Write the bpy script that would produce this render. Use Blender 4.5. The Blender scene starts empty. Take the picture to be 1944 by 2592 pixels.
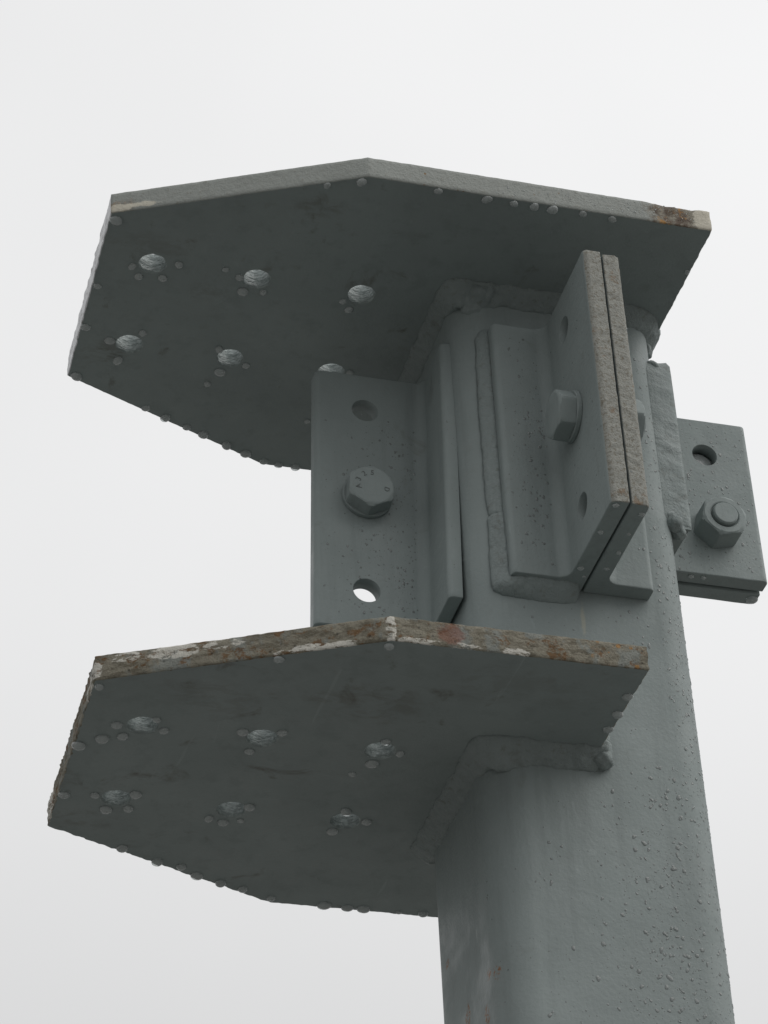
import bpy, bmesh, math, random
from mathutils import Vector, Matrix, noise
random.seed(7)
sc = bpy.context.scene
C = sc.collection
S = 0.00125                      # model unit -> metres (plate and bolt sizes come out in real inches)

# ------------------------------------------------------------------ camera
YAW, PITCH, ROLL, FPX = 0.2910, 0.6416, -0.0500, 6711.7
cy, sy, cp, sp = math.cos(YAW), math.sin(YAW), math.cos(PITCH), math.sin(PITCH)
fwd = Vector((sy*cp, cy*cp, sp)); right = Vector((cy, -sy, 0)); up = right.cross(fwd)
cr, sr = math.cos(ROLL), math.sin(ROLL)
r2 = cr*right + sr*up; u2 = -sr*right + cr*up
cam = bpy.data.cameras.new('camera'); co = bpy.data.objects.new('camera', cam); C.objects.link(co)
M = Matrix((r2, u2, -fwd)).transposed().to_4x4(); M.translation = Vector((-432.458, -1132.626, -661.459))*S
co.matrix_world = M
cam.sensor_fit = 'VERTICAL'; cam.sensor_height = 24.0; cam.lens = FPX/2592*24.0
cam.clip_start = 0.05; cam.clip_end = 2000
sc.camera = co
sc.render.resolution_x, sc.render.resolution_y = 768, 1024

# ------------------------------------------------------------------ overcast sky and soft sun
SUN_EL, SUN_AZ = math.radians(48), math.radians(128)      # azimuth clockwise from +Y
w = bpy.data.worlds.new('World'); sc.world = w; w.use_nodes = True
nt = w.node_tree; nt.nodes.clear(); N = nt.nodes.new; L = nt.links.new
out = N('ShaderNodeOutputWorld'); bg = N('ShaderNodeBackground'); bg.inputs[1].default_value = 0.10
sky = N('ShaderNodeTexSky'); sky.sky_type = 'NISHITA'; sky.sun_disc = False
sky.sun_elevation = SUN_EL; sky.sun_rotation = SUN_AZ
geo = N('ShaderNodeTexCoord'); sep = N('ShaderNodeSeparateXYZ'); L(geo.outputs['Generated'], sep.inputs[0])
ov = N('ShaderNodeMapRange'); ov.interpolation_type = 'SMOOTHSTEP'      # overcast: duller towards the horizon, even and bright higher up
for k, v in zip((1, 2, 3, 4), (.28, .64, 6.45, 8.80)): ov.inputs[k].default_value = v
L(sep.outputs[2], ov.inputs[0])
# very soft cloud structure
cn = N('ShaderNodeTexNoise'); cn.inputs['Scale'].default_value = 4.0; cn.inputs['Detail'].default_value = 3; L(geo.outputs['Generated'], cn.inputs['Vector'])
cm = N('ShaderNodeMapRange'); cm.inputs[1].default_value = .3; cm.inputs[2].default_value = .7; cm.inputs[3].default_value = .978; cm.inputs[4].default_value = 1.022
L(cn.outputs[0], cm.inputs[0])
# the cloud is a little brighter on the side where the sun stands behind it
dt = N('ShaderNodeVectorMath'); dt.operation = 'DOT_PRODUCT'; dt.inputs[1].default_value = (math.sin(SUN_AZ), math.cos(SUN_AZ), 0); L(geo.outputs['Generated'], dt.inputs[0])
az = N('ShaderNodeMath'); az.operation = 'MULTIPLY_ADD'; az.inputs[1].default_value = .20; az.inputs[2].default_value = 1.06; L(dt.outputs['Value'], az.inputs[0])
m0 = N('ShaderNodeMath'); m0.operation = 'MULTIPLY'; L(ov.outputs[0], m0.inputs[0]); L(az.outputs[0], m0.inputs[1])
mu = N('ShaderNodeMath'); mu.operation = 'MULTIPLY'; L(m0.outputs[0], mu.inputs[0]); L(cm.outputs[0], mu.inputs[1])
cc = N('ShaderNodeVectorMath'); cc.operation = 'SCALE'; cc.inputs[0].default_value = (.998, 1.0, 1.004); L(mu.outputs[0], cc.inputs['Scale'])
mx = N('ShaderNodeMix'); mx.data_type = 'RGBA'; mx.inputs[0].default_value = 0.97
hs = N('ShaderNodeHueSaturation'); hs.inputs['Saturation'].default_value = .3; L(sky.outputs[0], hs.inputs['Color'])
L(hs.outputs[0], mx.inputs[6]); L(cc.outputs[0], mx.inputs[7]); L(mx.outputs[2], bg.inputs[0]); L(bg.outputs[0], out.inputs[0])

sun = bpy.data.lights.new('sun', 'SUN'); sun.energy = 1.35; sun.angle = math.radians(60); sun.color = (1, .97, .93)
so = bpy.data.objects.new('sun', sun); C.objects.link(so)
sd = Vector((math.sin(SUN_AZ)*math.cos(SUN_EL), math.cos(SUN_AZ)*math.cos(SUN_EL), math.sin(SUN_EL)))
so.rotation_euler = sd.to_track_quat('Z', 'Y').to_euler(); so.location = (0, 0, 6)
sc.view_settings.view_transform = 'Standard'; sc.view_settings.look = 'None'
sc.view_settings.exposure = 0; sc.view_settings.gamma = 1; sc.view_settings.use_curve_mapping = False

# ------------------------------------------------------------------ materials
class NT:
    def __init__(s, name):
        s.m = bpy.data.materials.new(name); s.m.use_nodes = True; s.t = s.m.node_tree
        s.b = s.t.nodes['Principled BSDF']; s.tc = s.n('ShaderNodeTexCoord')
    def n(s, k): return s.t.nodes.new(k)
    def l(s, a, b): s.t.links.new(a, b)
    def put(s, v, i):
        if isinstance(v, (int, float, tuple)): i.default_value = v
        else: s.l(v, i)
    def math(s, op, a, b=0.0, c=0.0, clamp=False):
        q = s.n('ShaderNodeMath'); q.operation = op; q.use_clamp = clamp
        for v, i in zip((a, b, c), q.inputs): s.put(v, i)
        return q.outputs[0]
    def vec(s, scale=(1, 1, 1), off=(0, 0, 0)):
        q = s.n('ShaderNodeMapping'); q.inputs['Scale'].default_value = scale; q.inputs['Location'].default_value = off
        s.l(s.tc.outputs['Object'], q.inputs[0]); return q.outputs[0]
    def noise(s, scale, detail=3, rough=.5, vec=None, dist=0):
        q = s.n('ShaderNodeTexNoise'); q.inputs['Scale'].default_value = scale; q.inputs['Detail'].default_value = detail
        q.inputs['Roughness'].default_value = rough; q.inputs['Distortion'].default_value = dist
        s.l(vec if vec else s.tc.outputs['Object'], q.inputs['Vector']); return q.outputs[0]
    def vor(s, scale, vec=None):
        q = s.n('ShaderNodeTexVoronoi'); q.inputs['Scale'].default_value = scale
        s.l(vec if vec else s.tc.outputs['Object'], q.inputs['Vector']); return q.outputs[0]
    def ramp(s, v, a, b, lo=0.0, hi=1.0):
        q = s.n('ShaderNodeMapRange'); q.interpolation_type = 'SMOOTHSTEP'
        q.inputs[1].default_value = a; q.inputs[2].default_value = b; q.inputs[3].default_value = lo; q.inputs[4].default_value = hi
        s.l(v, q.inputs[0]); return q.outputs[0]
    def mix(s, f, a, b):
        q = s.n('ShaderNodeMix'); q.data_type = 'RGBA'; s.put(f, q.inputs[0])
        for v, i in ((a, q.inputs[6]), (b, q.inputs[7])):
            if isinstance(v, tuple): i.default_value = v+(1,)
            else: s.l(v, i)
        return q.outputs[2]
    def near(s, p, rad, soft=.5, stretch=(1, 1, 1), warp=None):
        """mask: 1 within rad (units) of point p, with a wobbling border"""
        q = s.n('ShaderNodeVectorMath'); q.operation = 'SUBTRACT'; s.l(s.tc.outputs['Object'], q.inputs[0]); q.inputs[1].default_value = tuple(c*S for c in p)
        k = s.n('ShaderNodeVectorMath'); k.operation = 'MULTIPLY'; s.l(q.outputs[0], k.inputs[0]); k.inputs[1].default_value = stretch
        d = s.n('ShaderNodeVectorMath'); d.operation = 'LENGTH'; s.l(k.outputs[0], d.inputs[0])
        v = d.outputs['Value']
        if warp is not None: v = s.math('ADD', v, s.math('MULTIPLY', s.math('SUBTRACT', warp, .5), rad*S*1.6))
        return s.ramp(v, rad*S*(1-soft), rad*S, 1.0, 0.0)
    def bump(s, h, dist, strength=1.0, prev=None):
        q = s.n('ShaderNodeBump'); q.inputs['Distance'].default_value = dist*S; q.inputs['Strength'].default_value = strength
        s.l(h, q.inputs['Height'])
        if prev: s.l(prev, q.inputs['Normal'])
        return q.outputs[0]
    def done(s, col, rough, nrm=None, spec=.14):
        s.b.inputs['Specular IOR Level'].default_value = spec
        s.put(col if not isinstance(col, tuple) else col+(1,), s.b.inputs['Base Color']); s.put(rough, s.b.inputs['Roughness'])
        if nrm: s.l(nrm, s.b.inputs['Normal'])
        return s.m

PAINT = (0.218, 0.250, 0.247)
def paint_nodes(g, dirt=.5, peel=1.0):
    big = g.noise(9, 4, .6); mid = g.noise(60, 5, .6); fine = g.noise(900, 3, .6)
    col = g.mix(g.ramp(big, .3, .7), tuple(c*.93 for c in PAINT), tuple(c*1.05 for c in PAINT))
    col = g.mix(g.math('MULTIPLY', g.ramp(g.noise(28, 5, .65, dist=.6), .60, .76), dirt), col, (0.105, 0.10, 0.086))
    col = g.mix(g.math('MULTIPLY', g.ramp(mid, .62, .75), .22*dirt+.05), col, (0.15, 0.15, 0.135))
    col = g.mix(g.math('MULTIPLY', g.ramp(fine, .52, .8), .25), col, tuple(c*1.25 for c in PAINT))
    # fine pale scuffs running roughly across
    sc1 = g.noise(70, 2, .5, g.vec((1, .12, .35), (.3, .1, .7)), 1.2)
    col = g.mix(g.math('MULTIPLY', g.ramp(sc1, .715, .76), .30), col, tuple(c*1.35 for c in PAINT))
    run = g.noise(75, 4, .65, g.vec((1, 1, .07), (.2, .4, .1)))
    col = g.mix(g.math('MULTIPLY', g.ramp(run, .50, .68), .28), col, tuple(c*.72 for c in PAINT))
    col = g.mix(g.math('MULTIPLY', g.ramp(g.noise(150, 5, .7), .60, .72), .22), col, tuple(c*1.3 for c in PAINT))
    rough = g.ramp(g.noise(22, 5, .65), .35, .65, .40, .68)
    nrm = g.bump(g.noise(420, 3, .55), .32*peel, .7)
    nrm = g.bump(g.noise(90, 2, .5), .55*peel, .5, nrm)
    return col, rough, nrm
def paint(name, dirt=.5, peel=1.0):
    g = NT(name); return g.done(*paint_nodes(g, dirt, peel))
M_paint = paint('grey_paint', .35)
def under_paint():
    g = NT('grey_paint_plate'); col, r, n = paint_nodes(g, .85, .8); wob = g.noise(45, 5, .65); strk = g.noise(75, 6, .72, g.vec((.6, 1.2, 1)), .8)
    for p, rad, st, k in (((-240, 42, Z1), 13, (1, 1, 1), .6), ((-250, 50, Z1), 9, (.6, 1, 1), .6), ((-152, -100, Z1), 12, (.7, 1, 1), .5), ((-215, -58, Z1), 5, (1, .6, 1), .7), ((-200, -20, Z1), 10, (.7, 1, 1), .35), ((30, 10, Z1), 16, (1, 1, 1), .35), ((-236, -50, Z1), 16, (.6, 1, 1), .35),
                          ((-128, -78, Z2), 22, (.6, 1, 1), .5), ((-250, 58, Z2), 16, (.6, 1.4, 1), .5), ((-205, -70, Z2), 20, (.5, 1, 1), .35), ((-60, -105, Z2), 24, (.5, 1, 1), .25), ((-262, 20, Z2), 9, (1, .5, 1), .4)):
        col = g.mix(g.math('MULTIPLY', g.math('MULTIPLY', g.near(p, rad, .6, st, wob), g.ramp(strk, .40, .62)), k*.75), col, (0.115, 0.108, 0.092))
    return g.done(col, r, n)
Z1, Z2 = 348.57, 41.611
M_under = under_paint()
def weld_paint():
    g = NT('grey_paint_weld'); col, r, n = paint_nodes(g, .5, 1.4)
    col = g.mix(g.math('MULTIPLY', g.ramp(g.noise(180, 5, .7), .55, .70), .4), col, (0.11, 0.105, 0.088))
    n = g.bump(g.noise(240, 5, .7), 1.5, .9, n)
    return g.done(col, r, n)
M_weld = weld_paint()
M_bolt = paint('grey_paint_bolt', .2, .8)

def column_paint():
    g = NT('grey_paint_column'); col, rough, nrm = paint_nodes(g, .22)
    wob = g.noise(160, 4, .6)
    # rust flecks and white scratches low on the left corner
    for p, rad, st in (((-60, -39.5, -79), 4.2, (1, 1, .8)), ((-61.2, -31, -76), 3, (1, .7, .8)), ((-61.4, 5, -80), 4.2, (1, .7, .5)), ((-61.4, -24, -95), 4.4, (1, .9, .45)), ((-61.4, 34, -37), 2.6, (1, .6, .8))):
        m = g.math('MULTIPLY', g.near(p, rad, .6, st, wob), g.ramp(g.noise(300, 5, .75), .47, .55))
        col = g.mix(g.math('MULTIPLY', m, .85), col, (0.22, 0.085, 0.02))
    sc_ = g.noise(900, 1, .5, g.vec((1, 1, .03)), .2)
    zone = g.near((-61.3, -17, -74), 26, .7, (1, 1.1, .6), wob)
    col = g.mix(g.math('MULTIPLY', g.math('MULTIPLY', zone, g.ramp(sc_, .70, .73)), .4), col, (0.5, 0.5, 0.48))
    # a yellowish run below the bracket
    run = g.near((-2.2, -52, 126), 1.4, .6, (1, 1, .11), g.noise(220, 3))
    col = g.mix(g.math('MULTIPLY', run, .5), col, (0.33, 0.32, 0.25))
    return g.done(col, rough, nrm)
M_col = column_paint()

def toe_edge():
    """bare, beige-grey rolled edge with specks of rust"""
    g = NT('weathered_toe_edge')
    col = g.mix(g.noise(260, 5, .7), (0.185, 0.188, 0.170), (0.335, 0.340, 0.312))
    col = g.mix(g.math('MULTIPLY', g.ramp(g.noise(380, 5, .75), .50, .62), .75), col, (0.135, 0.118, 0.085))
    col = g.mix(g.math('MULTIPLY', g.ramp(g.noise(75, 5, .65), .60, .70), .6), col, (0.17, 0.095, 0.04))
    n = g.bump(g.noise(650, 4, .7), 1.1, .9)
    return g.done(col, .62, n)
M_toe = toe_edge()

def cut_edge(name, kind):
    """flame-cut plate edge; kind 'upper' mostly painted, 'lower' rusty with chipped white filler"""
    g = NT(name); pc, pr, pn = paint_nodes(g, .2)
    base = g.mix(g.noise(120, 5, .7), (0.185, 0.17, 0.128), (0.30, 0.285, 0.232))
    base = g.mix(g.math('MULTIPLY', g.ramp(g.noise(200, 6, .75, g.vec((.45, .45, 1.2))), .45, .60), .85), base, (0.125, 0.112, 0.082))
    rust = g.mix(g.noise(300, 4), (0.095, 0.052, 0.026), (0.205, 0.108, 0.04))
    wob = g.noise(110, 5, .65); n5 = g.noise(85, 6, .7, g.vec((1, 1, 1.2), (3.1, .2, 1.4)))
    if kind == 'lower':
        col = base
        col = g.mix(g.math('MULTIPLY', g.ramp(g.noise(55, 4, .6, g.vec((1, 1, 1), (.6, .1, .2))), .52, .62), .55), col, tuple(c*1.05 for c in PAINT))
        col = g.mix(g.math('MULTIPLY', g.ramp(n5, .535, .63), .85), col, rust)
        chip = g.noise(95, 6, .75, g.vec((.6, .6, 1.5), (.2, .9, .4))); grit = g.noise(150, 6, .75, g.vec((.5, .5, 1.3), (.7, .2, .4)))
        spots = [((-250, -78, 52.5), 7, (.75, 1, 2.2)), ((-227, -88, 52.0), 12, (.62, 1, 2.4)), ((-206, -98, 52.5), 9, (.5, 1, 2.4)), ((-263.5, -72, 47), 4, (1, 1, .7)),
                 ((-178, -112, 42.6), 4.5, (.3, 1, 2.2)), ((-166, -117, 43.0), 7, (.34, 1, 2.2)), ((-153, -123, 43.0), 6, (.4, 1, 2.4)), ((-132.7, -133.9, 48), 4.2, (1.3, 1, .42)),
                 ((-119, -134, 42.6), 4.5, (.35, 1, 1.8)), ((-96, -134, 42.6), 4, (.4, 1, 1.6)), ((-71, -134, 43.0), 5, (.6, 1, 1.5)), ((-264.2, -60, 46), 8, (1, .7, .8)), ((-264.2, 60, 50), 12, (1, .8, .8))]
        for p, rad, st in spots:
            m = g.math('MULTIPLY', g.near(p, rad*.86, .12, st, chip), g.ramp(grit, .44, .50))
            col = g.mix(m, col, (0.60, 0.585, 0.53))
        col = g.mix(g.math('MULTIPLY', g.near((-103, -134, 49), 6.5, .4, (.8, 1, 1), chip), .55), col, (0.20, 0.062, 0.038))
        zone = g.ramp(g.n_x(), -58*S, -18*S)
        dots = g.ramp(g.vor(170), .30, .2)
        col = g.mix(g.math('MULTIPLY', g.math('MULTIPLY', zone, dots), g.ramp(g.noise(140, 2), .46, .58)), col, (0.33, 0.19, 0.075))
        dk = g.ramp(g.vor(150, g.vec((1, 1, 1), (.5, .3, .1))), .17, .10)
        col = g.mix(g.math('MULTIPLY', dk, .55), col, (0.03, 0.028, 0.024))
        nrm = g.bump(g.noise(330, 5, .75), 2.4, 1.0)
    else:
        col = g.mix(.45, pc, (0.295, 0.292, 0.262))
        col = g.mix(g.math('MULTIPLY', g.ramp(g.noise(300, 4, .7), .56, .7), .45), col, (0.16, 0.15, 0.12))
        dots = g.math('MULTIPLY', g.ramp(g.vor(130), .15, .08), g.ramp(g.noise(60, 2), .5, .6))
        col = g.mix(dots, col, (0.17, 0.10, 0.04))
        z = g.math('MAXIMUM', g.near((52, -130.4, 356), 27, .45, (1, 1, 1.2), wob), g.math('MULTIPLY', g.near((-258, -73, 352), 11, .7, (.5, 1, 1.8), wob), .6))
        rc = g.mix(g.ramp(g.noise(170, 5, .7), .4, .62), (0.20, 0.185, 0.15), (0.085, 0.062, 0.045))
        rc = g.mix(g.ramp(n5, .56, .64), rc, (0.30, 0.16, 0.05))
        col = g.mix(z, col, rc)
        for p, rad, st in (((64, -130.4, 356), 7.5, (1.1, 1, .7)), ((-257.5, -73.9, 351.5), 6, (.6, 1, 1.9)), ((-246, -79, 352), 6, (.4, 1, 2.4))):
            col = g.mix(g.math('MULTIPLY', g.near(p, rad, .3, st, wob), .85), col, (0.50, 0.475, 0.40))
        nrm = g.bump(g.noise(300, 5, .7), 1.0, .9)
    return g.done(col, .58, nrm)
def _nx(s):
    q = s.n('ShaderNodeSeparateXYZ'); s.l(s.tc.outputs['Object'], q.inputs[0]); return q.outputs[0]
NT.n_x = _nx
M_cut_up = cut_edge('cut_edge_upper', 'upper'); M_cut_lo = cut_edge('cut_edge_lower', 'lower')

def water(nm, rg, tr):
    g = NT(nm); b = g.b
    b.inputs['Base Color'].default_value = (.72, .76, .76, 1); b.inputs['Roughness'].default_value = rg
    b.inputs['IOR'].default_value = 1.333; b.inputs['Transmission Weight'].default_value = tr
    return g.m
M_water = water('rain_water', .02, .63); M_film = water('rain_speckle', .05, .55); M_film.node_tree.nodes['Principled BSDF'].inputs['Base Color'].default_value = (.33, .36, .355, 1)
def mark_mat():
    g = NT('dark_stamped_paint'); return g.done((0.125, 0.14, 0.137), .6)
M_mark = mark_mat()
def ground_mat():
    g = NT('wet_gravel'); c = g.mix(g.noise(3, 6, .7), (0.15, 0.148, 0.142), (0.245, 0.243, 0.232)); return g.done(c, .6, g.bump(g.noise(30, 5, .7), 8, 1))
M_ground = ground_mat()

def pale_edge():  # paler, glossier grey for the left end face of the upper plate
    g = NT('pale_end_edge'); c = g.mix(g.noise(70, 4, .6, g.vec((1, 1, 2))), (0.36, 0.37, 0.38), (0.52, 0.53, 0.55))
    c = g.mix(g.math('MULTIPLY', g.ramp(g.noise(190, 5, .7), .54, .64), .7), c, (0.11, 0.10, 0.09))
    return g.done(c, .32, g.bump(g.noise(240, 4, .6), .8, .8), .6)
M_pale = pale_edge()
def bore():
    g = NT('torch_cut_bore'); col, r, n = paint_nodes(g, .2)
    col = g.mix(g.ramp(g.noise(260, 5, .7, g.vec((1, 1, 1.8))), .42, .62), tuple(c*.95 for c in PAINT), tuple(c*1.4 for c in PAINT))
    return g.done(col, .4, g.bump(g.noise(170, 3, .6, g.vec((.7, .7, 1.9))), 1.3, 1.0), .3)
M_bore = bore()
# ------------------------------------------------------------------ object helpers
def link(name, bm, mats, parent=None, recalc=True):
    if recalc: bmesh.ops.recalc_face_normals(bm, faces=bm.faces)
    for v in bm.verts: v.co *= S
    me = bpy.data.meshes.new(name); bm.to_mesh(me); bm.free()
    for m in (mats if isinstance(mats, (list, tuple)) else [mats]): me.materials.append(m)
    o = bpy.data.objects.new(name, me); C.objects.link(o)
    if parent:
        o.parent = parent; o.matrix_parent_inverse = parent_world(parent).inverted()
    return o
def parent_world(o):
    m = o.matrix_basis.copy()
    while o.parent:
        m = o.parent.matrix_basis @ o.matrix_parent_inverse @ m if False else parent_world(o.parent) @ o.matrix_parent_inverse @ m
        break
    return m
def tag(o, label=None, cat=None, group=None, kind=None):
    for k, v in (('label', label), ('category', cat), ('group', group), ('kind', kind)):
        if v: o[k] = v
def fbm(p, s, oct=4): return noise.fractal(Vector(p)*s, .8, 2.0, oct)

GROUND_Z = -661.459 - 1550/1.25
root = bpy.data.objects.new('steel_column', None); C.objects.link(root); root.location = (0, 0, GROUND_Z*S)
root.empty_display_size = .1
tag(root, 'grey painted square steel column with two bolt plates and bolted angle brackets', 'column', kind='thing')

# ------------------------------------------------------------------ shaft
AX, AY, YC, RC = 61.354, 56.845, 4.738, 19.35
XR, XL, YN, YF = AX, -AX, YC-AY, YC+AY
def col_outline(off=0.0, nseg=24):
    pts = []
    for k, (sx, sy_) in enumerate(((1, 1), (-1, 1), (-1, -1), (1, -1))):
        for i in range(nseg+1):
            a = (k + i/nseg)*math.pi/2
            n = Vector((math.cos(a), math.sin(a)))
            pts.append((Vector((sx*(AX-RC), YC+sy_*(AY-RC))) + n*(RC+off), n, i == nseg))
    return pts
Z1, T1, Z2, T2 = 348.57, 14.735, 41.611, 14.069
bm = bmesh.new()
prof = col_outline(); rings = []
zs = [GROUND_Z, -900, -400, -160, -60, 20, 60, 140, 200, 260, 320, Z1+1]
for z in zs: rings.append([bm.verts.new((p.x, p.y, z)) for p, n, e in prof])
for a, b in zip(rings, rings[1:]):
    for i in range(len(prof)):
        j = (i+1) % len(prof)
        f = bm.faces.new((a[i], a[j], b[j], b[i])); f.smooth = not prof[i][2]
shaft = link('shaft', bm, M_col, root)

# ------------------------------------------------------------------ plates
def resample(corners, step, closed=True):
    """corners: list of (x, y, segment_material); returns [(p, n, seg, s)]"""
    n = len(corners); P = [Vector(c[:2]) for c in corners]
    area = sum(P[i].x*P[(i+1) % n].y - P[(i+1) % n].x*P[i].y for i in range(n))
    sgn = 1 if area > 0 else -1
    nr = []
    for i in range(n):
        d = (P[(i+1) % n]-P[i]).normalized(); nr.append(Vector((d.y, -d.x))*sgn)
    res = []
    for i in range(n):
        a, b = P[i], P[(i+1) % n]; m = max(1, int((b-a).length/step))
        for k in range(m):
            p = a.lerp(b, k/m)
            if k == 0:
                nn = nr[i]+nr[i-1]; nn = nn/nn.dot(nr[i])
            else: nn = nr[i]
            res.append((p, nn, i))
    return res, sgn
def plate(name, corners, holes, hole_r, z, t, mats, disp, parent, hole_seed=0):
    bm = bmesh.new(); samp, sgn = resample(corners, 1.6)
    ns = len(samp); lev = [(0, .55), (.045, 0), (.18, 0), (.34, 0), (.5, 0), (.66, 0), (.82, 0), (.955, 0), (1, .55)]
    R = []
    for u, ch in lev:
        ring = []
        for p, n, seg in samp:
            d = disp(seg, p, u) - ch
            q = p + n*d
            ring.append(bm.verts.new((q.x, q.y, z+t*u)))
        R.append(ring)
    for a, b in zip(R, R[1:]):
        for i in range(ns):
            j = (i+1) % ns
            f = bm.faces.new((a[i], a[j], b[j], b[i])); f.smooth = True
            f.material_index = corners[samp[i][2]][2]
    caps = {0: [], 1: []}
    def loop_edges(ring): return [bm.edges.get((ring[i], ring[(i+1) % len(ring)])) for i in range(len(ring))]
    caps[0] += loop_edges(R[0]); caps[1] += loop_edges(R[-1])
    for hi, (hx, hy) in enumerate(holes):
        H = []; nh = 44
        for u, ch in ((0, .45), (.05, 0), (.2, 0), (.35, 0), (.5, 0), (.65, 0), (.8, 0), (.95, 0), (1, .45)):
            ring = []
            for k in range(nh):
                a = 2*math.pi*k/nh
                q = Vector((math.cos(a), math.sin(a)))
                rr = hole_r + ch + .75*fbm((q.x*2.2+hi*7+hole_seed, q.y*2.2, u*6.5), .9, 4)*(1 if 0 < u < 1 else .35)
                ring.append(bm.verts.new((hx+q.x*rr, hy+q.y*rr, z+t*u)))
            H.append(ring)
        for a, b in zip(H, H[1:]):
            for i in range(nh):
                j = (i+1) % nh
                f = bm.faces.new((a[i], b[i], b[j], a[j])); f.smooth = True; f.material_index = 3
        caps[0] += loop_edges(H[0]); caps[1] += loop_edges(H[-1])
    for k in (0, 1):
        r = bmesh.ops.triangle_fill(bm, use_beauty=True, use_dissolve=False, edges=caps[k])
        for f in r['geom']:
            if isinstance(f, bmesh.types.BMFace): f.material_index = 0; f.smooth = False
    return link(name, bm, mats, parent)

def disp_up(seg, p, u):
    d = .22*fbm((p.x, p.y, u*14), .25)
    if seg == 1:                                   # near edge, a torn flame cut towards its right end
        k = max(0, min(1, (p.x-30)/10))*max(0, min(1, (62-p.x)/5))
        d += k*(.6*fbm((p.x, 3, u*15), .35, 4) - 1.1*max(0, fbm((p.x, 9, u*15), .16, 2)) - .9)*(.25 if u < .1 else 1)
    if seg == 5: d += .55*fbm((p.x, p.y, u*10), .11, 3)
    if seg == 2: d += .4*fbm((p.x, p.y, u*10), .15, 3)
    return d
cap = plate('cap_plate', [(-262.8, -71.45, 1), (-131.45, -130.4, 1), (68.2, -130.4, 1), (68.2, 130.65, 1), (-131.45, 130.65, 1), (-262.8, 71.6, 2)],
            [(x, y) for x in (-232.46, -172.46, -111.05) for y in (-35.65, 35.42)], 7.7, Z1, T1, [M_under, M_cut_up, M_pale, M_bore], disp_up, root, 0)
cap['label'] = 'upper six-holed plate capping the column'
def disp_lo(seg, p, u):
    d = .5*fbm((p.x, p.y, u*14), .3, 4)
    if seg in (0, 1): d += .7*fbm((p.x*.5, p.y, u*15+4), .22, 3)*(1 if .1 < u < .9 else .3)
    if seg == 9:
        y = p.y
        d += (.75*fbm((1, y*1.2, u*16), .38, 5) - .3)
        d -= .0
    return d
NX = -3.07
lo = plate('gusset_plate', [(-264.27, -71.87, 1), (-132.88, -133.9, 1), (NX, -133.9, 1), (NX, YN-.3, 1), (XL-.3+14, YN-.3, 1), (XL-.3, YN-.3+14, 1), (XL-.3, YF+.3, 1), (NX, YF+.3, 1), (NX, 128.3, 1), (-132.88, 128.3, 1), (-264.27, 69.7, 1)],
           [(x, y) for x in (-233.83, -173.28, -112.53) for y in (-36.38, 34.7)], 7.7, Z2, T2, [M_under, M_cut_lo, M_pale, M_bore], lambda s, p, u: disp_lo(9 if s == 10 else s, p, u), root, 31)
lo['label'] = 'lower six-holed plate with rusty chipped edges'

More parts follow.
